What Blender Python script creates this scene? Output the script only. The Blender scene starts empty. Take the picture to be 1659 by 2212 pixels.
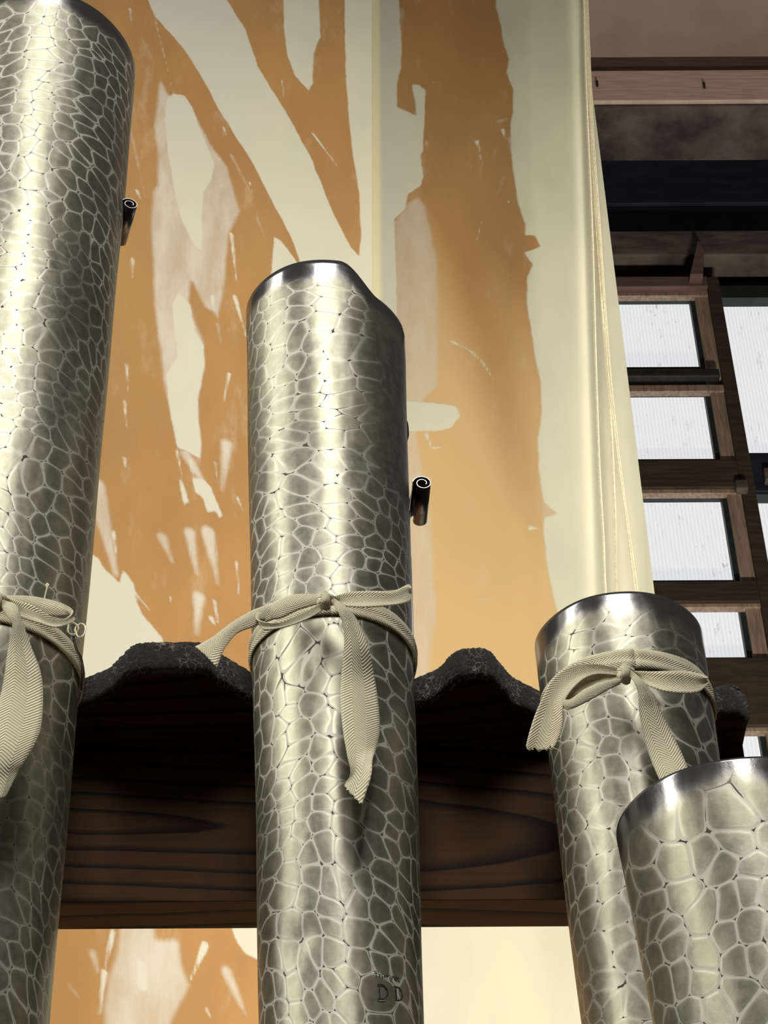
import bpy, bmesh, math, random
import numpy as np
from mathutils import Vector, Matrix
random.seed(7)
C = bpy.context.scene.collection
R = math.radians

# ------------------------------------------------------------------ camera
W, H, F = 1659.0, 2212.0, 4435.0
PITCH, ROLL = 43.0, -0.32
CAMZ = 1.5
cam_data = bpy.data.cameras.new('camera')
cam = bpy.data.objects.new('camera', cam_data)
C.objects.link(cam)
MROT = Matrix.Rotation(R(90 + PITCH), 3, 'X') @ Matrix.Rotation(R(ROLL), 3, 'Z')
cam.matrix_world = Matrix.Translation((0, 0, CAMZ)) @ MROT.to_4x4()
cam_data.sensor_fit = 'VERTICAL'
cam_data.sensor_height = 24.0
cam_data.lens = F / H * 24.0
cam_data.clip_end = 100
bpy.context.scene.camera = cam
CP = Vector((0, 0, CAMZ))

# ------------------------------------------------------------------ view, world, lights
vs = bpy.context.scene.view_settings
vs.view_transform = 'Standard'
vs.look = 'None'
vs.gamma = 1.0
vs.exposure = 0.0
vs.use_curve_mapping = False
world = bpy.data.worlds.new('World')
bpy.context.scene.world = world
world.use_nodes = True
world.node_tree.nodes['Background'].inputs[0].default_value = (0.62, 0.58, 0.50, 1)
world.node_tree.nodes['Background'].inputs[1].default_value = 0.095


def area(name, loc, target, sx, sy, power, col, spread=180):
    d = bpy.data.lights.new(name, 'AREA')
    d.shape = 'RECTANGLE'
    d.size, d.size_y = sx, sy
    d.energy = power
    d.color = col
    d.spread = R(spread)
    o = bpy.data.objects.new(name, d)
    C.objects.link(o)
    o.location = loc
    o.rotation_euler = (Vector(target) - Vector(loc)).to_track_quat('-Z', 'Y').to_euler()
    return o


# tall window light high on the left, ceiling lamp high behind the viewer, low lamp behind the rack washing the wall
area('side_window_light', (-2.3, 0.15, 3.9), (0.15, 1.3, 2.65), 0.42, 1.9, 15, (1.0, 0.97, 0.84), 90)
area('ceiling_light', (0.0, -1.25, 4.5), (0.05, 1.04, 2.4), 0.9, 2.0, 12.0, (1.0, 0.97, 0.88), 60)
area('wall_wash_light', (0.85, 1.58, 0.62), (0.50, 2.58, 1.62), 0.6, 0.25, 92, (1.0, 0.93, 0.76), 110)
area('right_fill_light', (2.3, 1.5, 3.1), (-0.3, 1.9, 3.9), 0.4, 0.8, 8.0, (1.0, 0.95, 0.84), 64)  # unseen fill, added to brighten the plastered walls from the right


# ------------------------------------------------------------------ pixel helpers (points of the photograph put at real distances)
def ray(px, py):
    return MROT @ Vector(((px - W / 2) / F, -(py - H / 2) / F, -1.0))


def PY(px, py, Y):
    d = ray(px, py)
    return CP + d * (Y / d.y)


def PZ(px, py, Z):
    d = ray(px, py)
    return CP + d * ((Z - CAMZ) / d.z)


def PP(px, py, o, n):
    d = ray(px, py)
    return CP + d * ((o - CP).dot(n) / d.dot(n))


# ------------------------------------------------------------------ node helpers
def new_mat(name):
    m = bpy.data.materials.new(name)
    m.use_nodes = True
    nt = m.node_tree
    for n in list(nt.nodes):
        nt.nodes.remove(n)
    out = nt.nodes.new('ShaderNodeOutputMaterial')
    b = nt.nodes.new('ShaderNodeBsdfPrincipled')
    nt.links.new(b.outputs[0], out.inputs[0])
    return m, nt, b, out


class NT:
    def __init__(s, nt):
        s.nt = nt

    def put(s, sock, v):
        if hasattr(v, 'is_output') or isinstance(v, bpy.types.NodeSocket):
            s.nt.links.new(v, sock)
        else:
            if isinstance(v, (tuple, list)) and len(v) == 3 and sock.type == 'RGBA':
                v = (*v, 1)
            sock.default_value = v

    def m(s, op, a, b=0.0, c=None, clamp=False):
        n = s.nt.nodes.new('ShaderNodeMath')
        n.operation = op
        n.use_clamp = clamp
        s.put(n.inputs[0], a)
        s.put(n.inputs[1], b)
        if c is not None:
            s.put(n.inputs[2], c)
        return n.outputs[0]

    def mr(s, v, a, b, c=0.0, d=1.0, smooth=True):
        n = s.nt.nodes.new('ShaderNodeMapRange')
        n.interpolation_type = 'SMOOTHSTEP' if smooth else 'LINEAR'
        for i, x in enumerate((v, a, b, c, d)):
            s.put(n.inputs[i], x)
        return n.outputs[0]

    def mix(s, f, a, b, mode='MIX'):
        n = s.nt.nodes.new('ShaderNodeMix')
        n.data_type = 'RGBA'
        n.blend_type = mode
        s.put(n.inputs[0], f)
        s.put(n.inputs[6], a)
        s.put(n.inputs[7], b)
        return n.outputs[2]

    def noise(s, vec, scale, detail=3.0, rough=0.5, dim='3D', dist=0.0):
        n = s.nt.nodes.new('ShaderNodeTexNoise')
        n.noise_dimensions = dim
        if vec is not None:
            s.nt.links.new(vec, n.inputs['Vector'])
        n.inputs['Scale'].default_value = scale
        n.inputs['Detail'].default_value = detail
        n.inputs['Roughness'].default_value = rough
        n.inputs['Distortion'].default_value = dist
        return n.outputs['Fac'], n.outputs['Color']

    def vor(s, vec, scale, feature='F1', rand=1.0, dim='2D'):
        n = s.nt.nodes.new('ShaderNodeTexVoronoi')
        n.voronoi_dimensions = dim
        n.feature = feature
        s.nt.links.new(vec, n.inputs['Vector'])
        n.inputs['Scale'].default_value = scale
        n.inputs['Randomness'].default_value = rand
        return n.outputs

    def vm(s, op, a, b):
        n = s.nt.nodes.new('ShaderNodeVectorMath')
        n.operation = op
        s.put(n.inputs[0], a)
        if op == 'SCALE':
            s.put(n.inputs[3], b)
        else:
            s.put(n.inputs[1], b)
        return n.outputs[0]

    def attr(s, name):
        n = s.nt.nodes.new('ShaderNodeAttribute')
        n.attribute_name = name
        return n.outputs['Fac']

    def uv(s):
        return s.nt.nodes.new('ShaderNodeTexCoord').outputs['UV']

    def obj(s):
        return s.nt.nodes.new('ShaderNodeTexCoord').outputs['Object']

    def sep(s, v):
        n = s.nt.nodes.new('ShaderNodeSeparateXYZ')
        s.nt.links.new(v, n.inputs[0])
        return n.outputs

    def comb(s, x, y, z=0.0):
        n = s.nt.nodes.new('ShaderNodeCombineXYZ')
        for i, v in enumerate((x, y, z)):
            s.put(n.inputs[i], v)
        return n.outputs[0]

    def bump(s, h, strength, dist, normal=None):
        n = s.nt.nodes.new('ShaderNodeBump')
        n.inputs['Strength'].default_value = strength
        n.inputs['Distance'].default_value = dist
        s.nt.links.new(h, n.inputs['Height'])
        if normal is not None:
            s.nt.links.new(normal, n.inputs['Normal'])
        return n.outputs[0]


def simple(name, col, rough=0.7, metal=0.0, var=0.25, scale=30, bump=0.0, stretch=(1, 1, 1)):
    m, nt, b, out = new_mat(name)
    k = NT(nt)
    v = k.vm('MULTIPLY', k.obj(), stretch)
    f, _ = k.noise(v, scale, 5, 0.6)
    c = k.mix(k.mr(f, 0.3, 0.7), tuple(x * (1 - var) for x in col), tuple(min(1, x * (1 + var)) for x in col))
    k.put(b.inputs['Base Color'], c)
    b.inputs['Roughness'].default_value = rough
    b.inputs['Metallic'].default_value = metal
    if bump:
        k.put(b.inputs['Normal'], k.bump(f, bump, 0.002))
    return m


def spotted_metal(seed, cell=0.0150, tint=(1, 1, 1)):
    m, nt, b, out = new_mat('spotted_metal_%d' % seed)
    k = NT(nt)
    u, v, _ = k.sep(k.uv())
    vec = k.comb(k.m('ADD', u, seed * 1.7), k.m('MULTIPLY', v, 0.95))
    wf, wc = k.noise(vec, 40, 1, 0.4, '2D')
    warp = k.vm('SCALE', k.vm('SUBTRACT', wc, (0.5, 0.5, 0.5)), 0.0045)
    wf2, wc2 = k.noise(vec, 9, 1, 0.5, '2D')
    warp2 = k.vm('SCALE', k.vm('SUBTRACT', wc2, (0.5, 0.5, 0.5)), 0.045)
    vec2 = k.vm('ADD', k.vm('ADD', vec, warp), warp2)
    s = 1.0 / cell
    o1 = k.vor(vec2, s, 'F1', 0.78)
    o2 = k.vor(vec2, s, 'F2', 0.78)
    e = k.m('SUBTRACT', o2['Distance'], o1['Distance'])
    rim = k.attr('rimd')
    plain = k.attr('plain')
    nf, _ = k.noise(vec, 130, 4, 0.65, '2D')
    nl, _ = k.noise(vec, 14, 3, 0.6, '2D')
    wdt = k.mr(nl, 0.35, 0.65, 0.12, 0.17)
    border = k.mr(k.m('ADD', e, k.m('MULTIPLY', k.m('SUBTRACT', nf, 0.5), 0.05)), 0.05, wdt, 1.0, 0.0)
    # pattern visible away from the polished rim and from the smooth patches
    vis = k.m('MULTIPLY', k.mr(k.m('ADD', rim, k.m('MULTIPLY', k.m('SUBTRACT', nl, 0.5), 0.03)), 0.012, 0.026),
              k.m('SUBTRACT', 1.0, k.mr(k.m('ADD', plain, k.m('MULTIPLY', k.m('SUBTRACT', nl, 0.5), 1.3)), 0.3, 0.7)))
    fade = k.mr(k.noise(vec, 6, 2, 0.5, '2D')[0], 0.36, 0.56, 0.2, 1.0)
    border = k.m('MULTIPLY', k.m('MULTIPLY', border, vis), fade)
    sf = k.vor(vec2, s, 'SMOOTH_F1', 0.78)
    sf['Distance'].node.inputs['Smoothness'].default_value = 0.50
    df = k.m('SUBTRACT', o1['Distance'], sf['Distance'])
    gap = k.m('MULTIPLY', k.mr(k.m('ADD', df, k.m('MULTIPLY', k.m('SUBTRACT', nl, 0.5), 0.024)), 0.068, 0.073), vis)
    sb = k.vor(vec2, s, 'SMOOTH_F1', 0.78)
    sb['Distance'].node.inputs['Smoothness'].default_value = 0.62
    db = k.m('SUBTRACT', o1['Distance'], sb['Distance'])
    border = k.mr(k.m('ADD', db, k.m('ADD', k.m('MULTIPLY', k.m('SUBTRACT', nf, 0.5), 0.02), k.m('MULTIPLY', k.m('SUBTRACT', nl, 0.5), 0.03))), 0.029, 0.047)
    border = k.m('MULTIPLY', k.m('MULTIPLY', border, vis), fade)
    gap2 = k.m('MULTIPLY', k.m('MULTIPLY', k.mr(nl, 0.60, 0.66), k.mr(e, 0.012, 0.035, 1.0, 0.0)),
               k.m('MULTIPLY', k.mr(o1['Distance'], 0.43, 0.50), vis))
    gap = k.m('MAXIMUM', gap, gap2)
    t = tint
    n3, _ = k.noise(vec, 300, 3, 0.7, '2D')
    cell_c = k.mix(k.mr(nf, 0.3, 0.7), (0.17 * t[0], 0.17 * t[1], 0.14 * t[2]), (0.26 * t[0], 0.255 * t[1], 0.21 * t[2]))
    cell_c = k.mix(k.mr(nl, 0.3, 0.7, 0, 0.35), cell_c, (0.34, 0.32, 0.23))
    rnd = k.sep(o1['Color'])[0]
    cell_c = k.mix(k.m('MULTIPLY', k.m('MULTIPLY', rnd, vis), 0.35), cell_c, (0.24, 0.235, 0.19))
    cell_c = k.mix(k.m('MULTIPLY', k.mr(e, 0.05, 0.36, 0.30, 0.0), vis), cell_c, (0.48, 0.48, 0.42))
    c = k.mix(k.m('MULTIPLY', border, 0.54), cell_c, (0.66, 0.66, 0.58))
    c = k.mix(k.m('MULTIPLY', gap, 0.92), c, (0.035, 0.032, 0.025))
    band = k.mr(k.m('ADD', rim, k.m('MULTIPLY', k.m('SUBTRACT', nl, 0.5), 0.03)), 0.008, 0.024, 1.0, 0.0)
    c = k.mix(k.m('MULTIPLY', band, 0.8), c, (0.20, 0.20, 0.23))
    k.put(b.inputs['Base Color'], c)
    b.inputs['Metallic'].default_value = 1.0
    k.put(b.inputs['Metallic'], k.m('SUBTRACT', 0.88, k.m('ADD', k.m('MULTIPLY', border, 0.38), k.m('MULTIPLY', gap, 0.5))))
    r = k.m('ADD', 0.41, k.m('MULTIPLY', border, 0.16))
    r = k.m('ADD', r, k.m('MULTIPLY', nf, 0.08))
    r = k.m('SUBTRACT', r, k.m('MULTIPLY', band, 0.27))
    r = k.m('ADD', r, k.m('MULTIPLY', gap, 0.25))
    k.put(b.inputs['Roughness'], r)
    dome = k.m('MULTIPLY', k.mr(e, 0.0, 0.22), vis)
    h = k.m('SUBTRACT', dome, k.m('MULTIPLY', gap, 1.2))
    nb = k.bump(h, 0.16, 0.0004)
    lf, _ = k.noise(k.comb(k.m('MULTIPLY', u, 2.4), v), 15, 2, 0.5, '2D')
    nb2 = k.bump(lf, 0.25, 0.005, nb)
    nb3 = k.bump(n3, 0.06, 0.0005, nb2)
    k.put(b.inputs['Normal'], nb3)
    return m


def wall_mat():
    m, nt, b, out = new_mat('plastered_board')
    k = NT(nt)
    p = k.obj()
    thick, thin, bead_glow = k.attr('thick'), k.attr('thin'), k.attr('bead_glow')
    ny, _ = k.noise(k.vm('MULTIPLY', p, (1, 1, 0.45)), 55, 5, 0.7)
    nfine, _ = k.noise(p, 420, 3, 0.7)
    nlow, _ = k.noise(k.vm('MULTIPLY', p, (1, 1, 0.35)), 9, 4, 0.55)
    nmid, _ = k.noise(k.vm('MULTIPLY', p, (1, 1, 0.3)), 28, 5, 0.65)
    wob = k.m('MULTIPLY', k.m('SUBTRACT', ny, 0.5), 0.007)
    mk = k.mr(k.m('ADD', thick, wob), -0.0025, 0.0015, 1.0, 0.0)
    mn = k.mr(k.m('ADD', thin, wob), -0.0070, 0.0020, 1.0, 0.0)
    orange = k.mix(k.mr(nlow, 0.3, 0.7), (0.395, 0.215, 0.078), (0.465, 0.258, 0.094))
    orange = k.mix(k.mr(nfine, 0.3, 0.75, 0, 0.22), orange, (0.40, 0.185, 0.055))
    orange = k.mix(k.attr('skim_light'), orange, (0.72, 0.50, 0.24))  # skim coat and painted-in brightness of the lower right wall
    smear = k.m('MULTIPLY', k.mr(nmid, 0.56, 0.74), 0.30)
    orange = k.mix(smear, orange, (0.66, 0.50, 0.34))
    cream = k.mix(k.mr(nlow, 0.35, 0.65), (0.66, 0.64, 0.50), (0.74, 0.71, 0.55))
    tinted = k.mix(k.attr('grey'), cream, (0.64, 0.61, 0.53))
    thinc = k.mix(k.mr(nmid, 0.35, 0.7), (0.60, 0.535, 0.45), (0.67, 0.63, 0.55))
    fthin = k.m('MULTIPLY', mn, k.m('MULTIPLY', k.mr(nmid, 0.2, 0.6, 0.65, 1.0), k.attr('thinw')))
    c = k.mix(fthin, orange, thinc)
    c = k.mix(mk, c, tinted)
    c = k.mix(k.m('MULTIPLY', k.m('MULTIPLY', bead_glow, mk), 0.9), c, (0.95, 0.87, 0.54))  # lit facet of the corner painted as a pale yellow strip
    k.put(b.inputs['Base Color'], c)
    b.inputs['Roughness'].default_value = 0.85
    h = k.m('ADD', k.m('MULTIPLY', mk, 1.0), k.m('MULTIPLY', k.m('ADD', nfine, nmid), 0.15))
    k.put(b.inputs['Normal'], k.bump(h, 0.25, 0.0008))
    return m


def tape_mat():
    m, nt, b, out = new_mat('cotton_twill_tape')
    k = NT(nt)
    u, v, _ = k.sep(k.uv())
    zz = k.m('PINGPONG', k.m('ADD', u, 0.0008), 0.0050)
    st = k.m('SINE', k.m('MULTIPLY', k.m('ADD', v, k.m('MULTIPLY', zz, 1.35)), 2 * math.pi / 0.0021))
    st = k.m('ADD', k.m('MULTIPLY', st, 0.5), 0.5)
    nf, _ = k.noise(k.uv(), 350, 4, 0.7, '2D')
    c = k.mix(k.m('MULTIPLY', k.mr(st, 0.0, 0.6, 1.0, 0.0), 0.6), (0.95, 0.90, 0.72), (0.47, 0.40, 0.25))
    c = k.mix(k.mr(nf, 0.3, 0.7, 0, 0.25), c, (0.74, 0.66, 0.47))
    k.put(b.inputs['Base Color'], c)
    b.inputs['Roughness'].default_value = 0.9
    h = k.m('ADD', st, k.m('MULTIPLY', nf, 0.4))
    k.put(b.inputs['Normal'], k.bump(h, 0.9, 0.0005))
    tr = nt.nodes.new('ShaderNodeBsdfTranslucent')
    tr.inputs[0].default_value = (0.75, 0.62, 0.38, 1)
    mx = nt.nodes.new('ShaderNodeMixShader')
    mx.inputs[0].default_value = 0.22
    nt.links.new(b.outputs[0], mx.inputs[1])
    nt.links.new(tr.outputs[0], mx.inputs[2])
    nt.links.new(mx.outputs[0], out.inputs[0])
    return m


def pine_mat(name, light, dark, cx, cz):
    """stained pine: arch grain centred on world x = cx, z = cz"""
    m, nt, b, out = new_mat(name)
    k = NT(nt)
    p = k.obj()
    x, y, z = k.sep(p)
    wn, _ = k.noise(k.vm('MULTIPLY', p, (4, 4, 14)), 1.0, 3, 0.5)
    zz = k.m('DIVIDE', k.m('ADD', k.m('SUBTRACT', k.m('ADD', z, k.m('MULTIPLY', y, 0.8)), cz), k.m('MULTIPLY', x, 0.045)), 0.0145)
    xx = k.m('DIVIDE', k.m('SUBTRACT', x, cx), 0.125)
    r = k.m('SQRT', k.m('ADD', k.m('MULTIPLY', zz, zz), k.m('MULTIPLY', xx, xx)))
    r = k.m('ADD', r, k.m('MULTIPLY', k.m('SUBTRACT', wn, 0.5), 0.9))
    fr = k.m('FRACT', k.m('MULTIPLY', r, 1.15))
    line = k.m('MULTIPLY', k.mr(fr, 0.55, 0.93), k.mr(fr, 0.93, 1.0, 1.0, 0.0))
    fib, _ = k.noise(k.vm('MULTIPLY', p, (6, 60, 300)), 1.0, 4, 0.6)
    blot, _ = k.noise(k.vm('MULTIPLY', p, (20, 12, 12)), 1.0, 4, 0.6)
    c = k.mix(k.mr(fib, 0.3, 0.7, 0, 0.55), light, tuple(a * 0.6 + bb * 0.4 for a, bb in zip(light, dark)))
    c = k.mix(k.mr(blot, 0.5, 0.75, 0, 0.4), c, dark)
    c = k.mix(k.m('MULTIPLY', line, 0.95), c, dark)
    k.put(b.inputs['Base Color'], c)
    b.inputs['Roughness'].default_value = 0.85
    b.inputs['Specular IOR Level'].default_value = 0.2
    k.put(b.inputs['Normal'], k.bump(k.m('SUBTRACT', fib, line), 0.3, 0.0006))
    return m


def felt_mat():
    m, nt, b, out = new_mat('black_felt')
    k = NT(nt)
    p = k.obj()
    n1, c1 = k.noise(p, 60, 4, 0.7)
    v = k.vm('ADD', p, k.vm('SCALE', k.vm('SUBTRACT', c1, (0.5, 0.5, 0.5)), 0.012))
    w = k.vor(v, 210, 'DISTANCE_TO_EDGE', 1.0, '3D')['Distance']
    n2, _ = k.noise(p, 500, 4, 0.8)
    n3, _ = k.noise(p, 55, 3, 0.6)
    fibre = k.m('MULTIPLY', k.mr(w, 0.02, 0.10, 1.0, 0.0), k.mr(n3, 0.42, 0.68))
    c = k.mix(k.mr(n2, 0.35, 0.75), (0.012, 0.010, 0.010), (0.05, 0.042, 0.040))
    c = k.mix(k.m('MULTIPLY', fibre, 0.8), c, (0.42, 0.37, 0.30))
    k.put(b.inputs['Base Color'], c)
    b.inputs['Roughness'].default_value = 1.0
    b.inputs['Sheen Weight'].default_value = 0.1
    k.put(b.inputs['Normal'], k.bump(k.m('ADD', n2, fibre), 0.9, 0.002))
    return m


def pane_mat():
    m, nt, b, out = new_mat('ribbed_daylit_panel')
    k = NT(nt)
    p = k.obj()
    x, y, z = k.sep(p)
    rib = k.m('ADD', k.m('MULTIPLY', k.m('SINE', k.m('MULTIPLY', x, 2 * math.pi / 0.011)), 0.5), 0.5)
    n1, _ = k.noise(k.vm('MULTIPLY', p, (60, 1, 18)), 1.0, 4, 0.75)
    n2, _ = k.noise(k.vm('MULTIPLY', p, (5, 1, 5)), 1.0, 3, 0.6)
    d = k.m('MULTIPLY', k.mr(n1, 0.56, 0.74), k.mr(n2, 0.35, 0.65, 0.1, 1.0))
    s = k.m('SUBTRACT', 0.80, k.m('MULTIPLY', d, 0.42))
    s = k.m('SUBTRACT', s, k.m('MULTIPLY', rib, 0.10))
    b.inputs['Base Color'].default_value = (0.2, 0.2, 0.2, 1)
    b.inputs['Roughness'].default_value = 0.4
    b.inputs['Emission Color'].default_value = (0.97, 0.98, 1.0, 1)
    k.put(b.inputs['Emission Strength'], s)
    return m


M_WALL = wall_mat()
M_TAPE = tape_mat()
M_FELT = felt_mat()
M_PANE = pane_mat()
M_SCROLL = simple('dark_reflection_metal', (0.085, 0.072, 0.072), 0.32, 0.9, 0.3, 60)  # dark surroundings mirrored in the rolled strip, put into its colour
M_SEDGE = simple('bright_cut_metal', (0.55, 0.55, 0.55), 0.45, 0.6, 0.1, 60)
M_WOOD = simple('aged_wood', (0.046, 0.028, 0.018), 0.75, 0, 0.4, 9, 0.3, (1, 1, 9))
M_JAMB = simple('pale_jamb_wood', (0.30, 0.215, 0.165), 0.8, 0, 0.3, 10, 0.2, (9, 9, 1))
M_SASH = simple('dark_green_sash', (0.012, 0.020, 0.022), 0.6, 0, 0.3, 20)
M_NAVY = simple('dark_blue_boards', (0.010, 0.012, 0.030), 0.7, 0, 0.5, 6, 0.2, (1, 1, 6))
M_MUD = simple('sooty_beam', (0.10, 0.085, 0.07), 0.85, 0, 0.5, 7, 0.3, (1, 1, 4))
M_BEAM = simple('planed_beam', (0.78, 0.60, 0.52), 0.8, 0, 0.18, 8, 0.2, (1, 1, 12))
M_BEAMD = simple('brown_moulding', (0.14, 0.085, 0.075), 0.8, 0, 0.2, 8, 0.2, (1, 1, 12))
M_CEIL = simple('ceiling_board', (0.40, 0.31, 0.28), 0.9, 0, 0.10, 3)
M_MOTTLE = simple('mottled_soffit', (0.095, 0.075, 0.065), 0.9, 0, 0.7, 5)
M_CORD = simple('cotton_cord', (0.84, 0.78, 0.58), 0.9, 0, 0.12, 200)
M_DARK = simple('dark_iron', (0.03, 0.025, 0.02), 0.6, 0.3, 0.3, 40)
M_FLOOR = simple('floor_boards', (0.20, 0.12, 0.07), 0.6, 0, 0.3, 6, 0.2, (1, 8, 1))
M_STAMP = simple('stamp_shadow', (0.02, 0.02, 0.016), 0.6, 0.4, 0.1, 60)
M_STAMPL = simple('stamp_glint', (0.80, 0.80, 0.72), 0.3, 0.8, 0.1, 60)


# ------------------------------------------------------------------ object helpers
def link(name, verts, faces, mat, parent=None, smooth=False, uvs=None):
    me = bpy.data.meshes.new(name)
    me.from_pydata([tuple(v) for v in verts], [], faces)
    if uvs is not None:
        l = me.uv_layers.new(name='UVMap')
        vi = np.empty(len(me.loops), dtype=np.int32)
        me.loops.foreach_get('vertex_index', vi)
        l.data.foreach_set('uv', np.asarray(uvs, dtype=np.float32)[vi].ravel())
    me.update()
    if smooth:
        for p in me.polygons:
            p.use_smooth = True
    me.materials.append(mat)
    o = bpy.data.objects.new(name, me)
    C.objects.link(o)
    if parent:
        o.parent = parent
        o.matrix_parent_inverse = Matrix.Translation(-parent.location)
    return o


def empty(name, loc, label=None, cat=None, group=None, kind=None):
    o = bpy.data.objects.new(name, None)
    C.objects.link(o)
    o.location = loc
    o.empty_display_size = 0.05
    if label: o['label'] = label
    if cat: o['category'] = cat
    if group: o['group'] = group
    if kind: o['kind'] = kind
    return o


def tag(o, label, cat=None, group=None, kind=None):
    o['label'] = label
    if cat: o['category'] = cat
    if group: o['group'] = group
    if kind: o['kind'] = kind
    return o


def box(name, a, b, mat, parent=None, bev=0.0):
    a, b = Vector(a), Vector(b)
    bm = bmesh.new()
    bmesh.ops.create_cube(bm, size=1.0)
    for v in bm.verts:
        v.co = Vector(((a[i] + b[i]) / 2 + v.co[i] * abs(b[i] - a[i]) for i in range(3)))
    if bev:
        bmesh.ops.bevel(bm, geom=bm.edges[:], offset=bev, segments=2, profile=0.5, affect='EDGES')
    me = bpy.data.meshes.new(name)
    bm.to_mesh(me)
    bm.free()
    me.materials.append(mat)
    o = bpy.data.objects.new(name, me)
    C.objects.link(o)
    if parent:
        o.parent = parent
        o.matrix_parent_inverse = Matrix.Translation(-parent.location)
    return o


def catmull(pts, n):
    pts = np.asarray(pts, dtype=float)
    P = np.vstack([2 * pts[0] - pts[1], pts, 2 * pts[-1] - pts[-2]])
    out = []
    for i in range(1, len(P) - 2):
        for j in range(n):
            t = j / n
            a, b, c, d = P[i - 1], P[i], P[i + 1], P[i + 2]
            out.append(0.5 * ((2 * b) + (c - a) * t + (2 * a - 5 * b + 4 * c - d) * t * t + (3 * b - a - 3 * c + d) * t ** 3))
    out.append(P[-2])
    return np.array(out)


def tube(name, pts, r, mat, parent=None, n=8, closed=False, sub=6):
    pts = catmull(pts, sub) if sub > 1 else np.asarray(pts, float)
    V, Fc = [], []
    m = len(pts)
    rr = r if hasattr(r, '__len__') else [r] * m
    if len(rr) != m:
        rr = np.interp(np.linspace(0, 1, m), np.linspace(0, 1, len(rr)), rr)
    up = Vector((0.3, 0.9, 0.1)).normalized()
    for i in range(m):
        a = Vector(pts[max(i - 1, 0)])
        c = Vector(pts[min(i + 1, m - 1)])
        t = (c - a).normalized()
        s = t.cross(up)
        if s.length < 1e-3:
            s = t.cross(Vector((1, 0, 0)))
        s.normalize()
        q = s.cross(t)
        for j in range(n):
            an = 2 * math.pi * j / n
            V.append(Vector(pts[i]) + (s * math.cos(an) + q * math.sin(an)) * rr[i])
    for i in range(m - 1):
        for j in range(n):
            Fc.append((i * n + j, i * n + (j + 1) % n, (i + 1) * n + (j + 1) % n, (i + 1) * n + j))
    Fc.append(tuple(reversed(range(n))))
    Fc.append(tuple((m - 1) * n + j for j in range(n)))
    return link(name, V, Fc, mat, parent, True)


# ------------------------------------------------------------------ the plastered walls (signed distances to the hand-trowelled patches)
def poly_sd(px, pz, poly):
    poly = np.asarray(poly)
    d = np.full(px.shape, 1e9)
    inside = np.zeros(px.shape, bool)
    n = len(poly)
    for i in range(n):
        ax, ay = poly[i]
        bx, by = poly[(i + 1) % n]
        ex, ey = bx - ax, by - ay
        wx, wy = px - ax, pz - ay
        t = np.clip((wx * ex + wy * ey) / (ex * ex + ey * ey + 1e-12), 0, 1)
        d = np.minimum(d, np.hypot(wx - ex * t, wy - ey * t))
        if abs(ey) > 1e-12:
            c = ((ay > pz) != (by > pz)) & (px < ex * (pz - ay) / ey + ax)
            inside ^= c
    return np.where(inside, -d, d)


def seg_sd(px, pz, a, b, w):
    ex, ey = b[0] - a[0], b[1] - a[1]
    t = np.clip(((px - a[0]) * ex + (pz - a[1]) * ey) / (ex * ex + ey * ey + 1e-12), 0, 1)
    return np.hypot(px - a[0] - ex * t, pz - a[1] - ey * t) - w * (1.15 - t * 0.8)


YC = 2.0
corner = PY(803, 640, YC)
XC = corner.x
ALPHA = R(30)
LO, LU = Vector((XC, YC, 0)), Vector((-math.cos(ALPHA), -math.sin(ALPHA), 0))
RO, RU = Vector((XC, YC, 0)), Vector((1, 0, 0))
XEDGE = PY(1415, 1290, YC).x


def to_plane(pts, O, U):
    n = U.cross(Vector((0, 0, 1)))
    out = []
    for x, y in pts:
        p = PP(x, y, O, n)
        out.append(((p - O).dot(U), p.z))
    return out


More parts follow.
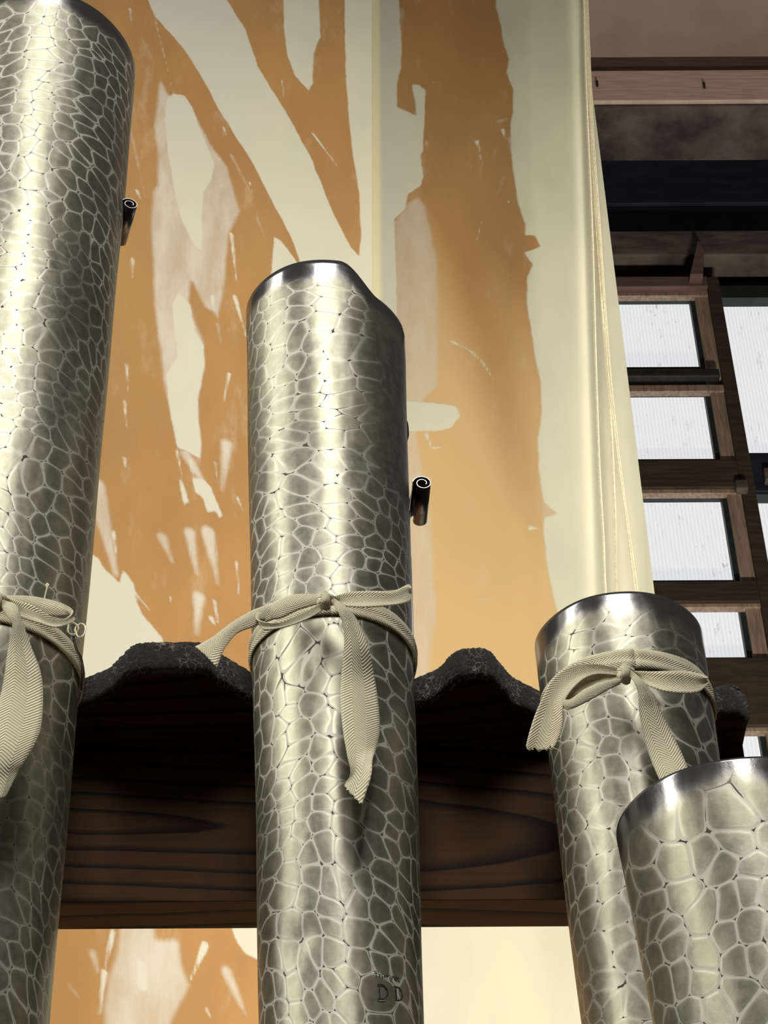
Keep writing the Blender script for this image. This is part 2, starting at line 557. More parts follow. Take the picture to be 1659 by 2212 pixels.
def wall(name, O, U, us, thickP, thinP, lines, thinlines, invert=None, notch=None):
    zs = np.concatenate([[0.0, 1.0, 2.0], np.arange(2.45, 4.75, 0.004), [5.2]])
    us = np.asarray(us)
    g_u, g_z = np.meshgrid(us, zs)
    pxu, pxz = g_u.ravel(), g_z.ravel()
    thick = np.full(pxu.shape, 1.0)
    for p in thickP:
        thick = np.minimum(thick, poly_sd(pxu, pxz, to_plane(p, O, U)))
    if invert is not None:
        thick = np.minimum(thick, -poly_sd(pxu, pxz, to_plane(invert, O, U)))
    for (a, b, w) in lines:
        q = to_plane([a, b], O, U)
        thick = np.minimum(thick, seg_sd(pxu, pxz, q[0], q[1], w * 0.00063))
    thin = np.full(pxu.shape, 1.0)
    for p in thinP:
        thin = np.minimum(thin, poly_sd(pxu, pxz, to_plane(p, O, U)))
    for (a, b, w) in thinlines:
        q = to_plane([a, b], O, U)
        thin = np.minimum(thin, seg_sd(pxu, pxz, q[0], q[1], w * 0.00063))
    offs = np.zeros(pxu.shape)
    if notch is not None:
        (u0, z0), (u1, z1) = to_plane(notch, O, U)
        uc = u0 + (pxz - z0) * (u1 - u0) / (z1 - z0)
        offs = 0.0055 * np.exp(-((pxu - uc) / 0.011) ** 2)
    V = [(O.x + U.x * u, O.y + U.y * u + o, z) for u, z, o in zip(pxu, pxz, offs)]
    nu, nz = len(us), len(zs)
    i, j = np.meshgrid(np.arange(nu - 1), np.arange(nz - 1))
    a = (j * nu + i).ravel()
    Fc = np.stack([a, a + 1, a + nu + 1, a + nu], 1).tolist()
    # give the board its thickness: a plain back sheet and closing edges
    base = len(V)
    for (u, z) in ((us[0], zs[0]), (us[-1], zs[0]), (us[-1], zs[-1]), (us[0], zs[-1])):
        V.append((O.x + U.x * u, O.y + U.y * u + 0.09, z))
    bl, br, tr, tl = 0, nu - 1, nu * nz - 1, nu * (nz - 1)
    Fc += [[base, base + 1, base + 2, base + 3],
           [base + 1, base + 2] + [nu * jj + nu - 1 for jj in range(nz - 1, -1, -1)],
           [base, base + 3] + [nu * jj for jj in range(nz - 1, -1, -1)]]
    o = link(name, V, Fc, M_WALL)
    me = o.data

    def at(nm, arr, back):
        t = me.attributes.new(nm, 'FLOAT', 'POINT')
        t.data.foreach_set('value', np.concatenate([arr, np.full(4, back)]).astype(np.float32))
    at('thick', thick, -1)
    at('thin', thin, 1)
    return o, pxu, pxz, at, me


L_thick = [
    [(319, -60), (320, 0), (334, 36), (374, 80), (399, 108), (442, 177), (471, 235), (508, 293), (547, 354), (587, 434), (631, 517),
     (652, 579), (672, 700), (690, 760), (700, 880), (738, 960), (752, 1090), (790, 1180), (830, 1260), (830, -60), (744, -60), (744, 0), (746, 145), (753, 253), (763, 343), (775, 416), (780, 506),
     (775, 553), (757, 532), (721, 463), (670, 336), (631, 264), (558, 145), (529, 61), (490, 0), (480, -60)],
    [(612, -60), (612, 0), (614, 72), (621, 119), (636, 163), (667, 197), (676, 181), (678, 116), (692, 80), (690, 22), (685, -60)],
    [(359, 217), (374, 202), (399, 206), (417, 235), (442, 300), (464, 354), (457, 391), (439, 416), (437, 542), (421, 535), (395, 481),
     (377, 416), (363, 333), (356, 260)],
    [(386, 630), (409, 657), (423, 715), (441, 747), (443, 790), (427, 863), (432, 921), (436, 967), (432, 990), (395, 973), (382, 967),
     (375, 928), (363, 870), (359, 806), (382, 774), (377, 715), (370, 657)],
    [(386, 1034), (395, 1037), (411, 1092), (405, 1087), (395, 1098), (391, 1069)],
    [(414, 1032), (439, 1034), (455, 1050), (476, 1101), (480, 1115), (473, 1119), (466, 1103), (448, 1108), (439, 1076), (421, 1064)],
    [(60, 1080), (198, 1197), (214, 1206), (226, 1229), (258, 1259), (265, 1231), (276, 1241), (290, 1264), (295, 1298), (308, 1328),
     (327, 1351), (350, 1376), (380, 1480), (60, 1480)],
    [(591, 510), (605, 517), (648, 575), (655, 640), (640, 700), (612, 735), (596, 690), (585, 590)],
    [(296, 2072), (317, 2081), (320, 2140), (305, 2149), (294, 2127)],
    [(496, 1990), (600, 1990), (600, 2080), (557, 2075), (530, 2063), (508, 2029)],
]
L_thin = [
    [(348, 170), (363, 202), (417, 235), (457, 311), (493, 362), (520, 459), (497, 506), (490, 564), (486, 633), (471, 698), (461, 676),
     (442, 665), (414, 611), (410, 651), (421, 687), (442, 738), (444, 796), (427, 863), (432, 921), (437, 967), (432, 1005), (423, 985),
     (393, 973), (382, 967), (375, 928), (361, 870), (350, 818), (340, 728), (331, 655), (329, 600), (327, 542), (323, 488), (329, 412),
     (338, 398), (338, 325), (330, 271), (338, 224), (341, 181)],
    [(259, 1990), (339, 1990), (340, 2027), (376, 2024), (390, 2035), (397, 2084), (413, 2130), (397, 2164), (373, 2210), (355, 2270),
     (222, 2270), (222, 2177), (231, 2115), (250, 2047)],
]
L_lines = [((677, 290), (728, 358), 4.5), ((335, 40), (375, 200), 1.8), ((540, 395), (547, 427), 2), ((609, 174), (614, 215), 2.5),
           ((500, 506), (512, 620), 4.5), ((508, 641), (532, 728), 5), ((273, 787), (277, 850), 3.5), ((269, 866), (273, 920), 3.5),
           ((269, 990), (269, 1008), 3), ((245, 1150), (251, 1195), 4), ((410, 1160), (411, 1200), 2.5), ((466, 1170), (471, 1215), 2.5),
           ((511, 1215), (516, 1285), 3.5), ((495, 808), (480, 880), 3.8), ((369, 1290), (369, 1315), 2.5), ((463, 1298), (471, 1345), 3),
           ((296, 412), (304, 432), 4), ((282, 20), (283, 45), 3.5), ((459, 640), (462, 678), 5), ((383, 975), (395, 1040), 3.5),
           ((412, 995), (416, 1040), 4), ((465, 1000), (470, 1045), 2.5), ((513, 1075), (525, 1103), 4), ((483, 275), (488, 292), 3),
           ((244, 2012), (228, 2090), 4.5), ((226, 2100), (213, 2195), 4.5), ((443, 2041), (413, 2115), 6), ((446, 2180), (456, 2200), 3),
           ((282, 1270), (325, 1320), 2.5), ((287, 560), (285, 600), 3.5), ((270, 645), (272, 668), 2), ((456, 1335), (464, 1350), 4)]
L_thinlines = [((276, 253), (314, 427), 3.5), ((500, 336), (547, 427), 5), ((205, 1050), (250, 1240), 22), ((350, 1160), (372, 1215), 12),
               ((430, 1290), (425, 1370), 14), ((490, 960), (480, 1060), 14), ((470, 700), (477, 740), 5), ((415, 560), (405, 610), 14),
               ((555, 470), (575, 520), 4), ((410, 1150), (425, 1240), 14), ((150, 2130), (172, 2155), 3), ((200, 2060), (212, 2100), 8),
               ((490, 2100), (530, 2190), 12), ((450, 1150), (470, 1260), 16), ((400, 980), (470, 1090), 14)]
o_l, pu, pz, at, me = wall('wall_left', LO, LU, np.arange(0, 0.86, 0.004), L_thick, L_thin, L_lines, L_thinlines)
at('thinw', np.full(pu.shape, 0.85), 0)
at('grey', np.clip(0.75 + 0.3 * np.sin(pu * 9 + pz * 4), 0, 1), 0)
at('bead_glow', np.zeros(pu.shape), 0)
at('skim_light', np.zeros(pu.shape), 0)
o_l['kind'] = 'structure'

R_orange = [(861, -60), (861, 0), (868, 90), (867, 145), (857, 181), (859, 231), (899, 250), (897, 224), (890, 192), (890, 181), (905, 183),
            (919, 195), (917, 253), (914, 325), (909, 337), (915, 380), (910, 401), (881, 420), (875, 450), (852, 474), (856, 615),
            (862, 860), (866, 1590), (930, 1640), (985, 1600), (1060, 1660), (1120, 1610), (1200, 1640), (1215, 1560), (1202, 1315), (1184, 1242), (1173, 1152), (1175, 1118), (1202, 1109), (1173, 1083),
            (1162, 1007), (1160, 953), (1169, 899), (1167, 827), (1155, 772), (1144, 700), (1139, 669), (1138, 597), (1150, 571),
            (1132, 546), (1167, 532), (1154, 510), (1134, 508), (1134, 485), (1116, 430), (1105, 344), (1102, 271), (1107, 246),
            (1107, 192), (1093, 155), (1098, 127), (1085, 87), (1082, 54), (1071, 18), (1071, -60)]
R_thin = [[(852, 474), (875, 440), (906, 423), (921, 445), (935, 506), (948, 579), (948, 796), (945, 837), (920, 863), (920, 931), (901, 931),
           (909, 989), (916, 1025), (936, 1134), (939, 1242), (945, 1333), (932, 1420), (923, 1600), (840, 1600), (840, 474)],
          [(1160, 1010), (1190, 1020), (1205, 1100), (1215, 1200), (1205, 1320), (1184, 1242), (1173, 1152)]]
R_thick = [[(860, 866), (930, 868), (985, 877), (995, 899), (974, 924), (940, 931), (860, 931)]]
R_lines = [((1030, 306), (1036, 326), 6), ((1034, 330), (1048, 365), 2), ((1086, 280), (1092, 302), 5), ((975, 737), (1015, 757), 4),
           ((1015, 757), (1040, 780), 3.5), ((1040, 780), (1065, 818), 2.5), ((1043, 468), (1030, 520), 1.6), ((923, 305), (925, 322), 3),
           ((935, 178), (965, 179), 2), ((920, 938), (934, 972), 5), ((934, 968), (950, 966), 3.5), ((1145, 1140), (1160, 1141), 5),
           ((1098, 435), (1100, 440), 2.5)]
R_thinlines = [((1070, 320), (1066, 360), 3), ((1088, 385), (1070, 430), 4), ((1103, 300), (1125, 430), 9), ((1080, 262), (1100, 255), 8),
               ((1030, 1297), (1140, 1290), 3), ((868, 20), (862, 140), 7), ((865, 240), (880, 280), 14)]
ue = XEDGE - XC
ncr = to_plane([(1278, 600), (1296, 1290)], RO, RU)
us = np.unique(np.round(np.concatenate([np.arange(0, ue, 0.004), np.arange(ue - 0.10, ue, 0.0025), [ue]]), 5))
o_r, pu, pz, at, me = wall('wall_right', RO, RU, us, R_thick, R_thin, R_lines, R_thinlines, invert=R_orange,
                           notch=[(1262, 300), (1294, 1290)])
at('thinw', np.clip(0.55 + 0.0 * pu, 0, 1), 0)
at('grey', np.clip(0.9 - pu * 8.0, 0, 1) * 0.9, 0)
at('bead_glow', np.exp(-((pu - 0.0055) / 0.0085) ** 4), 0)  # painted glow along the wall corner
at('skim_light', np.clip((3.95 - pz + 0.12 * np.sin(pu * 23) + 0.08 * np.sin(pu * 57 + pz * 9)) / 0.5, 0, 1) * 0.85, 0)  # blotchy skim coat, also lightens the wall where it is brightly lit
o_r['kind'] = 'structure'


# ------------------------------------------------------------------ organ pipes
class Pipe:
    def __init__(s, name, Y, rim, low, half_rim, half_low, seed, label, notch=None, dents=(), tint=(1, 1, 1)):
        s.Y = Y
        a, b = PY(rim[0], rim[1], Y), PY(low[0], low[1], Y)
        dep = lambda p: (p - CP).dot(MROT @ Vector((0, 0, -1)))
        s.zr, s.zb = a.z, b.z
        s.rr, s.rb = half_rim * dep(a) / F, half_low * dep(b) / F
        s.xr, s.xb = a.x, b.x
        s.notch = notch
        s.dents = dents
        s.root = empty(name, (s.ax(0.62), Y, 0.62), label, 'organ pipe')
        n = 128
        zs = np.concatenate([np.linspace(0.62, s.zb - 0.15, 12), np.linspace(s.zb - 0.14, s.zr, 170)])
        um = (s.rr + s.rb) / 2
        V, Fc, UV, rimd, plain = [], [], [], [], []
        m = len(zs)
        for layer in (0, 1):
            for zi, z in enumerate(zs):
                for j in range(n + 1):
                    an = 2 * math.pi * j / n + math.pi / 2      # seam at the back
                    t = (z - zs[0]) / (s.zr - zs[0])
                    top = s.zr - s.drop(an)
                    zz = z if z < s.zr - 0.06 else (s.zr - 0.06) + (z - (s.zr - 0.06)) * (top - (s.zr - 0.06)) / 0.06
                    rr = s.rad(zz) - (0.0011 if layer else 0) - s.dent(an, zz)
                    V.append((s.ax(zz) + rr * math.cos(an), Y + rr * math.sin(an), zz))
                    UV.append((2 * math.pi * j / n * um, zz))
                    rimd.append(top - zz)
                    plain.append(s.smooth_patch(an, zz))
        def q(l, i, j): return l * m * (n + 1) + i * (n + 1) + j
        for i in range(m - 1):
            for j in range(n):
                Fc.append((q(0, i, j), q(0, i, j + 1), q(0, i + 1, j + 1), q(0, i + 1, j)))
                Fc.append((q(1, i, j), q(1, i + 1, j), q(1, i + 1, j + 1), q(1, i, j + 1)))
        for j in range(n):
            Fc.append((q(0, m - 1, j), q(0, m - 1, j + 1), q(1, m - 1, j + 1), q(1, m - 1, j)))
        s.mat = spotted_metal(seed, tint=tint)
        body = link('resonator', V, Fc, s.mat, s.root, True, UV)
        for nm, arr in (('rimd', rimd), ('plain', plain)):
            t = body.data.attributes.new(nm, 'FLOAT', 'POINT')
            t.data.foreach_set('value', np.asarray(arr, dtype=np.float32))
        # foot below the frame
        r0 = s.rad(0.62)
        V, Fc = [], []
        prof = [(r0 + 0.006, 0.625), (r0 + 0.006, 0.60), (r0 + 0.004, 0.58), (0.012, 0.42), (0.012, 0.40)]
        for (r_, z_) in prof:
            for j in range(32):
                V.append((s.ax(0.62) + r_ * math.cos(j * math.pi / 16), Y + r_ * math.sin(j * math.pi / 16), z_))
        for i in range(4):
            for j in range(32):
                Fc.append((i * 32 + j, (i + 1) * 32 + j, (i + 1) * 32 + (j + 1) % 32, i * 32 + (j + 1) % 32))
        Fc.append(tuple(range(128, 160)))
        Fc.append(tuple(reversed(range(32))))
        link('boot', V, Fc, M_DARK, s.root, True)

    def ax(s, z):
        return s.xb + (s.xr - s.xb) * (z - s.zb) / (s.zr - s.zb)

    def rad(s, z):
        return s.rb + (s.rr - s.rb) * (z - s.zb) / (s.zr - s.zb)

    def drop(s, an):
        if not s.notch:
            return 0.0
        a0, a1, d = s.notch            # azimuth range (degrees, 0 = towards the viewer, + = right) and depth
        az = math.degrees(math.atan2(math.cos(an), -math.sin(an)))
        if az < -150:
            az += 360
        t = min(max((az - a0) / (a1 - a0), 0), 1)
        t = t * t * (3 - 2 * t)
        b = min(max((az - 150) / 40, 0), 1)
        return d * t * (1 - b)

    def dent(s, an, z):
        az = (math.degrees(math.atan2(math.cos(an), -math.sin(an))) + 180) % 360 - 180
        d = 0.00025 * math.sin(z * 31 + az * 0.05) + 0.0002 * math.sin(az * 0.13 + z * 17)
        for a0, z0, wa, wz, dp in s.dents:
            d += dp * math.exp(-((az - a0) / wa) ** 2 - ((z - z0) / wz) ** 2)
        return d

    def smooth_patch(s, an, z):
        if not s.notch:
            return 0.0
        az = math.degrees(math.atan2(math.cos(an), -math.sin(an)))
        t = min(max((az - 24) / 26, 0), 1)
        return t * min(max((z - (s.zr - 0.23)) / 0.03, 0), 1)

    def surf(s, az, z, off=0.0):
        r_ = s.rad(z) + off
        a = R(az)
        return Vector((s.ax(z) + r_ * math.sin(a), s.Y - r_ * math.cos(a), z))


pipe1 = Pipe('organ_pipe', 1.04, (92, 150), (-113, 2212), 200, 217, 1,
             'tallest spotted-metal organ pipe, cut off by the left frame edge')
pipe2 = Pipe('organ_pipe', 1.04, (702, 692), (738, 2212), 171, 178, 2,
             'spotted-metal organ pipe with a wavy cut rim and stamped letters, in the middle', notch=(12, 42, 0.026),
             dents=((-28, 2.105, 11, 0.010, 0.0016), (-22, 2.125, 12, 0.010, -0.0008), (9, 2.21, 6, 0.07, 0.0007), (2, 2.21, 6, 0.07, -0.0004)))
pipe3 = Pipe('organ_pipe', 1.04, (1337, 1396), (1441, 2212), 181.5, 183, 3,
             'shorter spotted-metal organ pipe tied with a bow, in front of the wall\'s right edge',
             dents=((-22, 2.27, 9, 0.035, 0.0012), (-5, 2.25, 7, 0.04, -0.0006)))
pipe4 = Pipe('organ_pipe', 0.83, (1600, 1793), (1692, 2212), 268, 277, 4,
             'nearest and lowest spotted-metal organ pipe, without a bow, in the lower right corner')


def scroll(pipe, near, far, rad_px, Yn, Yf, turns=1.55):
    a, b = PY(near[0], near[1], Yn), PY(far[0], far[1], Yf)
    d = (b - a)
    t = d.normalized()
    up = Vector((0, 0, 1))
    s = t.cross(up).normalized()
    q = s.cross(t)
    rr = rad_px * (a - CP).length / F
    n = 64
    V, Fc = [], []
    for end in (0, 1):
        for ly in (0, 1):
            for i in range(n + 1):
                f = i / n
                an = math.pi * 0.95 - f * turns * 2 * math.pi
                r_ = rr * (1 - 0.62 * f) - (0.0005 if ly else 0)
                V.append((a if end == 0 else b) + (s * math.cos(an) + q * math.sin(an)) * r_)
    def k(e, l, i): return e * 2 * (n + 1) + l * (n + 1) + i
    Fe = []
    for i in range(n):
        Fc.append((k(0, 0, i), k(0, 0, i + 1), k(1, 0, i + 1), k(1, 0, i)))
        Fc.append((k(0, 1, i), k(1, 1, i), k(1, 1, i + 1), k(0, 1, i + 1)))
        Fe.append((k(0, 0, i), k(0, 1, i), k(0, 1, i + 1), k(0, 0, i + 1)))
        Fe.append((k(1, 0, i), k(1, 0, i + 1), k(1, 1, i + 1), k(1, 1, i)))
    o = link('tuning_scroll', V, Fc + Fe, M_SCROLL, pipe.root, True)
    o.data.materials.append(M_SEDGE)
    for p in list(o.data.polygons)[len(Fc):]:
        p.material_index = 1
        p.use_smooth = False
    o['label'] = 'dark rolled-up strip of metal at the pipe\'s edge'
    # the unrolled strip that still joins the pipe
    w = [a + q * rr * 0.15 - s * rr, b + q * rr * 0.15 - s * rr]
    if w[0].x > a.x:
        w = [a + s * rr, b + s * rr]
    zc = a.z
    V = []
    for e, p in enumerate((a, b)):
        for i in range(7):
            f = i / 6
            x0 = p.x - rr * 0.98
            r_ = pipe.rad(zc - 0.012) + 0.0003
            dy = p.y - pipe.Y
            xs = pipe.ax(zc) + math.sqrt(max(r_ * r_ - dy * dy, 0))
            x = xs + (x0 - xs) * f ** 1.6
            V.append(Vector((x, p.y, p.z - 0.030 + 0.030 * f)))
    Fc = [(i, i + 1, 7 + i + 1, 7 + i) for i in range(6)]
    st = link('tuning_strip', V, Fc, M_SCROLL, pipe.root, True)
    sm = st.modifiers.new('solid', 'SOLIDIFY')
    sm.thickness = 0.0008


scroll(pipe2, (913, 1043), (905, 1125), 22, 1.035, 1.073)
scroll(pipe1, (281, 440), (258, 522), 19, 1.04, 1.078)

# a bent lip of the tuning slot above the scroll on the wavy pipe
lip = []
for (x, y) in ((872, 893), (878, 915), (879, 940), (876, 958), (871, 968)):
    lip.append(PY(x - 4, y, 1.042))
tube('slot_lip', lip, [0.0008, 0.0026, 0.003, 0.002, 0.0008], M_SCROLL, pipe2.root, 8)

# bright seam running down from each scroll
for pp, pts in ((pipe2, [(97, -0.235), (96, -0.33)]), ):
    tube('seam', [pp.surf(az, pp.zr + dz, 0.0003) for az, dz in pts], 0.0007, M_SEDGE, pp.root, 6)


# stamped letters (flat strokes: groove shade and lower-lip highlight painted in)
def stamp(pipe, name, strokes, thick, lipoff=0.0):
    for nm, mat, off, r_ in ((name, M_STAMP, 0.0, thick),):
        V, Fc = [], []
        for st in strokes:
            pts = catmull(st, 6) if len(st) > 2 else np.asarray(st, float)
            base = len(V)
            for i, (px, py) in enumerate(pts):
                a = pts[max(i - 1, 0)]
                b = pts[min(i + 1, len(pts) - 1)]
                t = np.array([b[0] - a[0], b[1] - a[1]])
                t = t / (np.linalg.norm(t) + 1e-9)
                nrm = np.array([-t[1], t[0]]) * r_
                for sgn in (1, -1):
                    V.append(onpipe(pipe, px + nrm[0] * sgn, py + nrm[1] * sgn + lipoff, 0.00035 if lipoff == 0 else 0.00022))
            for i in range(len(pts) - 1):
                Fc.append((base + 2 * i, base + 2 * i + 1, base + 2 * i + 3, base + 2 * i + 2))
        o = link(nm, V, Fc, M_STAMP if lipoff == 0 else M_STAMPL, pipe.root)
    return o


def onpipe(pipe, px, py, off):
    d = ray(px, py)
    lo, hi = 0.0, None
    # march to the cone surface
    t = (pipe.Y - 0.14) / d.y
    t1 = pipe.Y / d.y
    for _ in range(400):
        p = CP + d * t
        r_ = pipe.rad(p.z) + off
        if (p.x - pipe.ax(p.z)) ** 2 + (p.y - pipe.Y) ** 2 <= r_ * r_:
            break
        t += (t1 - t) * 0.004 + 1e-4
        if t > t1:
            break
    return CP + d * t


D1 = [[(815, 2127), (828, 2128), (836, 2138), (837, 2150), (830, 2158), (816, 2158)], [(819, 2129), (821, 2157)]]
D2 = [[(851, 2131), (862, 2134), (868, 2144), (869, 2155), (863, 2161), (853, 2161)], [(855, 2134), (857, 2160)]]
for Dk in (D1, D2):
    stamp(pipe2, 'stamp_glint', [[p for p in Dk[0][2:]]], 1.2, 2.6)
    stamp(pipe2, 'stamped_letter', Dk, 1.5)
# small slanting hand-stamped word above the two letters
word = [[[(806, 2100), (812, 2098), (818, 2099)], [(812, 2099), (813, 2112)]],
        [[(819, 2104), (820, 2113)], [(819, 2107), (823, 2104)]],
        [[(828, 2105), (825, 2109), (829, 2113), (832, 2109), (828, 2105)]],
        [[(835, 2114), (836, 2107), (839, 2110), (842, 2107), (843, 2116)]],
        [[(846, 2121), (847, 2109), (851, 2111), (847, 2115)]],
        [[(853, 2115), (858, 2114), (854, 2110), (852, 2115), (857, 2119)]],
        [[(861, 2110), (862, 2121), (865, 2121)], [(859, 2114), (865, 2115)]]]
for st in word:
    stamp(pipe2, 'stamp_glint', st, 0.6, 1.4)
    stamp(pipe2, 'stamped_letter', st, 0.8)


# ------------------------------------------------------------------ cotton tapes tied in bows
def ribbon(name, rows, parent, sub=9, nw=8, cup=0.0, width=0.0145, ragged=0.0, fold=0.0):
    A = [tuple(PY(r[0], r[1], r[4])) for r in rows]
    B = [tuple(PY(r[2], r[3], r[5] if len(r) > 5 else r[4])) for r in rows]
    A, B = catmull(A, sub), catmull(B, sub)
    V, UV, Fc = [], [], []
    L = 0
    m = len(A)
    for i in range(m):
        mid = (A[i] + B[i]) / 2
        if i:
            L += float(np.linalg.norm(mid - pm))
        pm = mid
        t = (A[min(i + 1, m - 1)] - A[max(i - 1, 0)]) + (B[min(i + 1, m - 1)] - B[max(i - 1, 0)])
        w = B[i] - A[i]
        nrm = np.cross(t, w)
        nrm = nrm / (np.linalg.norm(nrm) + 1e-9)
        for j in range(nw + 1):
            f = j / nw
            p = A[i] + w * f + nrm * (cup * math.sin(f * math.pi) + fold * math.sin(f * 3 * math.pi + i * 0.07))
            if ragged and i == m - 1:
                p = p + t / (np.linalg.norm(t) + 1e-9) * ragged * random.uniform(-1, 1)
            V.append(p)
            UV.append((f * width, L))
    for i in range(m - 1):
        for j in range(nw):
            a = i * (nw + 1) + j
            Fc.append((a, a + 1, a + nw + 2, a + nw + 1))
    o = link(name, V, Fc, M_TAPE, parent, True, UV)
    s = o.modifiers.new('solid', 'SOLIDIFY')
    s.thickness = 0.0007
    s.offset = 0
    return o


def band(pipe, zc, parent, w=0.0145, tilt=0.0):
    V, UV, Fc = [], [], []
    n, nw = 96, 8
    for i in range(n + 1):
        az = 360 * i / n
        z0 = zc + tilt * math.cos(R(az))
        for j in range(nw + 1):
            f = j / nw
            z = z0 - w / 2 + w * f
            off = 0.0010 + 0.0011 * abs(math.sin(f * 2 * math.pi + 0.6 * math.sin(R(az * 2)))) + 0.0003 * math.sin(R(az * 9) + j)
            V.append(pipe.surf(az, z, off))
            UV.append((f * w, R(az) * pipe.rad(z)))
    for i in range(n):
        for j in range(nw):
            a = i * (nw + 1) + j
            Fc.append((a, a + 1, a + nw + 2, a + nw + 1))
    o = link('band', V, Fc, M_TAPE, parent, True, UV)
    s = o.modifiers.new('solid', 'SOLIDIFY')
    s.thickness = 0.0007
    s.offset = 0
    return o


def knot(px, py, Y, parent, w=30, h=30):
    c = PY(px, py, Y)
    s = (c - CP).length / F
    bm = bmesh.new()
    bmesh.ops.create_uvsphere(bm, u_segments=40, v_segments=28, radius=1)
    for v in bm.verts:
        x, y, z = v.co
        g = 1 + 0.11 * math.sin(5 * z + 2.5 * x) + 0.05 * math.sin(11 * x - 4 * z) - 0.16 * math.exp(-((x * 0.8 + z * 0.5 - 0.2) / 0.16) ** 2)
        v.co = Vector((x * g * w * 0.5 * s, y * g * 0.0052, z * g * h * 0.5 * s * 1.15 + x * 0.001)) + c
    uvl = bm.loops.layers.uv.new('UVMap')
    for f in bm.faces:
        f.smooth = True
        for l in f.loops:
            l[uvl].uv = ((l.vert.co.z - c.z), (l.vert.co.x - c.x) * 1.0)
    me = bpy.data.meshes.new('knot')
    bm.to_mesh(me)
    bm.free()
    me.materials.append(M_TAPE)
    o = bpy.data.objects.new('knot', me)
    C.objects.link(o)
    o.parent = parent
    o.matrix_parent_inverse = Matrix.Translation(-parent.location)
    # strap of tape wrapped across the knot
    ribbon('knot_strap', [(px - 11, py - h * 0.55, px + 3, py - h * 0.6, Y + 0.002), (px - 9, py - h * 0.2, px + 8, py - h * 0.3, Y - 0.0062),
                          (px - 11, py + h * 0.2, px + 7, py + h * 0.12, Y - 0.0066), (px - 8, py + h * 0.55, px + 9, py + h * 0.55, Y + 0.001)],
           parent, 6, 6, 0.0012)


def zof(pipe, y):
    return PY(800, y, pipe.Y).z


# middle bow
bow2 = empty('tape_bow', PY(705, 1300, 0.97), 'cream cotton tape tied in a bow round the middle pipe, right tail hanging full length', 'bow')
band(pipe2, zof(pipe2, 1423), bow2)
ribbon('tail', [(660, 1288, 664, 1312, 0.976), (625, 1292, 628, 1322, 0.974), (589, 1304, 592, 1338, 0.972), (548, 1318, 551, 1353, 0.966),
                (501, 1345, 512, 1369, 0.962), (463, 1374, 488, 1398, 0.958), (438, 1389, 478, 1418, 0.957), (422, 1397, 469, 1443, 0.956)],
       bow2, 8, 8, 0.001)
ribbon('loop', [(697, 1285, 697, 1302, 0.974), (636, 1285, 645, 1318, 0.973), (595, 1300, 606, 1336, 0.972), (566, 1318, 578, 1338, 0.970),
                (553, 1328, 560, 1342, 0.963), (559, 1340, 570, 1360, 0.956), (600, 1345, 616, 1354, 0.953), (650, 1326, 663, 1337, 0.955),
                (690, 1305, 697, 1318, 0.963)], bow2, 10, 8, 0.0012)
ribbon('loop', [(716, 1290, 724, 1306, 0.966), (754, 1279, 765, 1311, 0.958), (800, 1277, 805, 1311, 0.955), (849, 1280, 856, 1306, 0.957),
                (876, 1268, 883, 1299, 0.960), (888, 1271, 890, 1288, 0.966), (882, 1263, 884, 1280, 0.973), (849, 1277, 850, 1290, 0.975),
                (790, 1278, 790, 1296, 0.976), (730, 1288, 730, 1304, 0.975)], bow2, 10, 8, 0.0014)
ribbon('tail', [(713, 1296, 728, 1298, 0.965), (728, 1318, 748, 1312, 0.957), (740, 1348, 773, 1342, 0.958), (744, 1390, 797, 1402, 0.962),
                (738, 1453, 810, 1470, 0.966, 0.972), (735, 1505, 818, 1530, 0.965, 0.972), (740, 1571, 820, 1580, 0.962, 0.970),
                (750, 1632, 812, 1617, 0.960, 0.966), (757, 1668, 805, 1640, 0.962, 0.958), (748, 1690, 801, 1678, 0.968, 0.954),
                (744, 1699, 781, 1742, 0.968, 0.958)], bow2, 10, 10, 0.0012, ragged=0.0012)
knot(704, 1298, 0.9665, bow2, 40, 30)

# right bow
bow3 = empty('tape_bow', PY(1352, 1458, 0.97), 'cream cotton tape tied in a bow round the short pipe, frayed left tail', 'bow')
band(pipe3, zof(pipe3, 1543), bow3)
ribbon('tail', [(1338, 1444, 1336, 1458, 0.970), (1289, 1434, 1292, 1456, 0.966), (1237, 1438, 1262, 1466, 0.960), (1196, 1464, 1234, 1492, 0.956),
                (1174, 1503, 1217, 1522, 0.955), (1155, 1546, 1216, 1560, 0.956), (1142, 1588, 1212, 1582, 0.957),
                (1135, 1617, 1198, 1614, 0.958)], bow3, 10, 12, -0.0018, ragged=0.0018)
ribbon('loop', [(1338, 1466, 1338, 1478, 0.963), (1300, 1474, 1310, 1492, 0.955), (1262, 1490, 1272, 1514, 0.950), (1230, 1512, 1236, 1531, 0.951),
                (1215, 1503, 1222, 1530, 0.957), (1222, 1484, 1238, 1506, 0.964), (1262, 1460, 1276, 1486, 0.968), (1300, 1451, 1306, 1472, 0.970),
                (1338, 1450, 1338, 1466, 0.970)], bow3, 10, 8, 0.0012)
ribbon('loop', [(1366, 1450, 1368, 1466, 0.963), (1395, 1450, 1398, 1480, 0.956), (1430, 1452, 1432, 1492, 0.953), (1468, 1453, 1468, 1497, 0.954),
                (1502, 1460, 1506, 1495, 0.958), (1522, 1464, 1524, 1483, 0.963), (1529, 1463, 1531, 1474, 0.969), (1512, 1456, 1512, 1470, 0.974),
                (1470, 1450, 1470, 1466, 0.976), (1395, 1452, 1395, 1464, 0.974)], bow3, 10, 8, 0.0020)
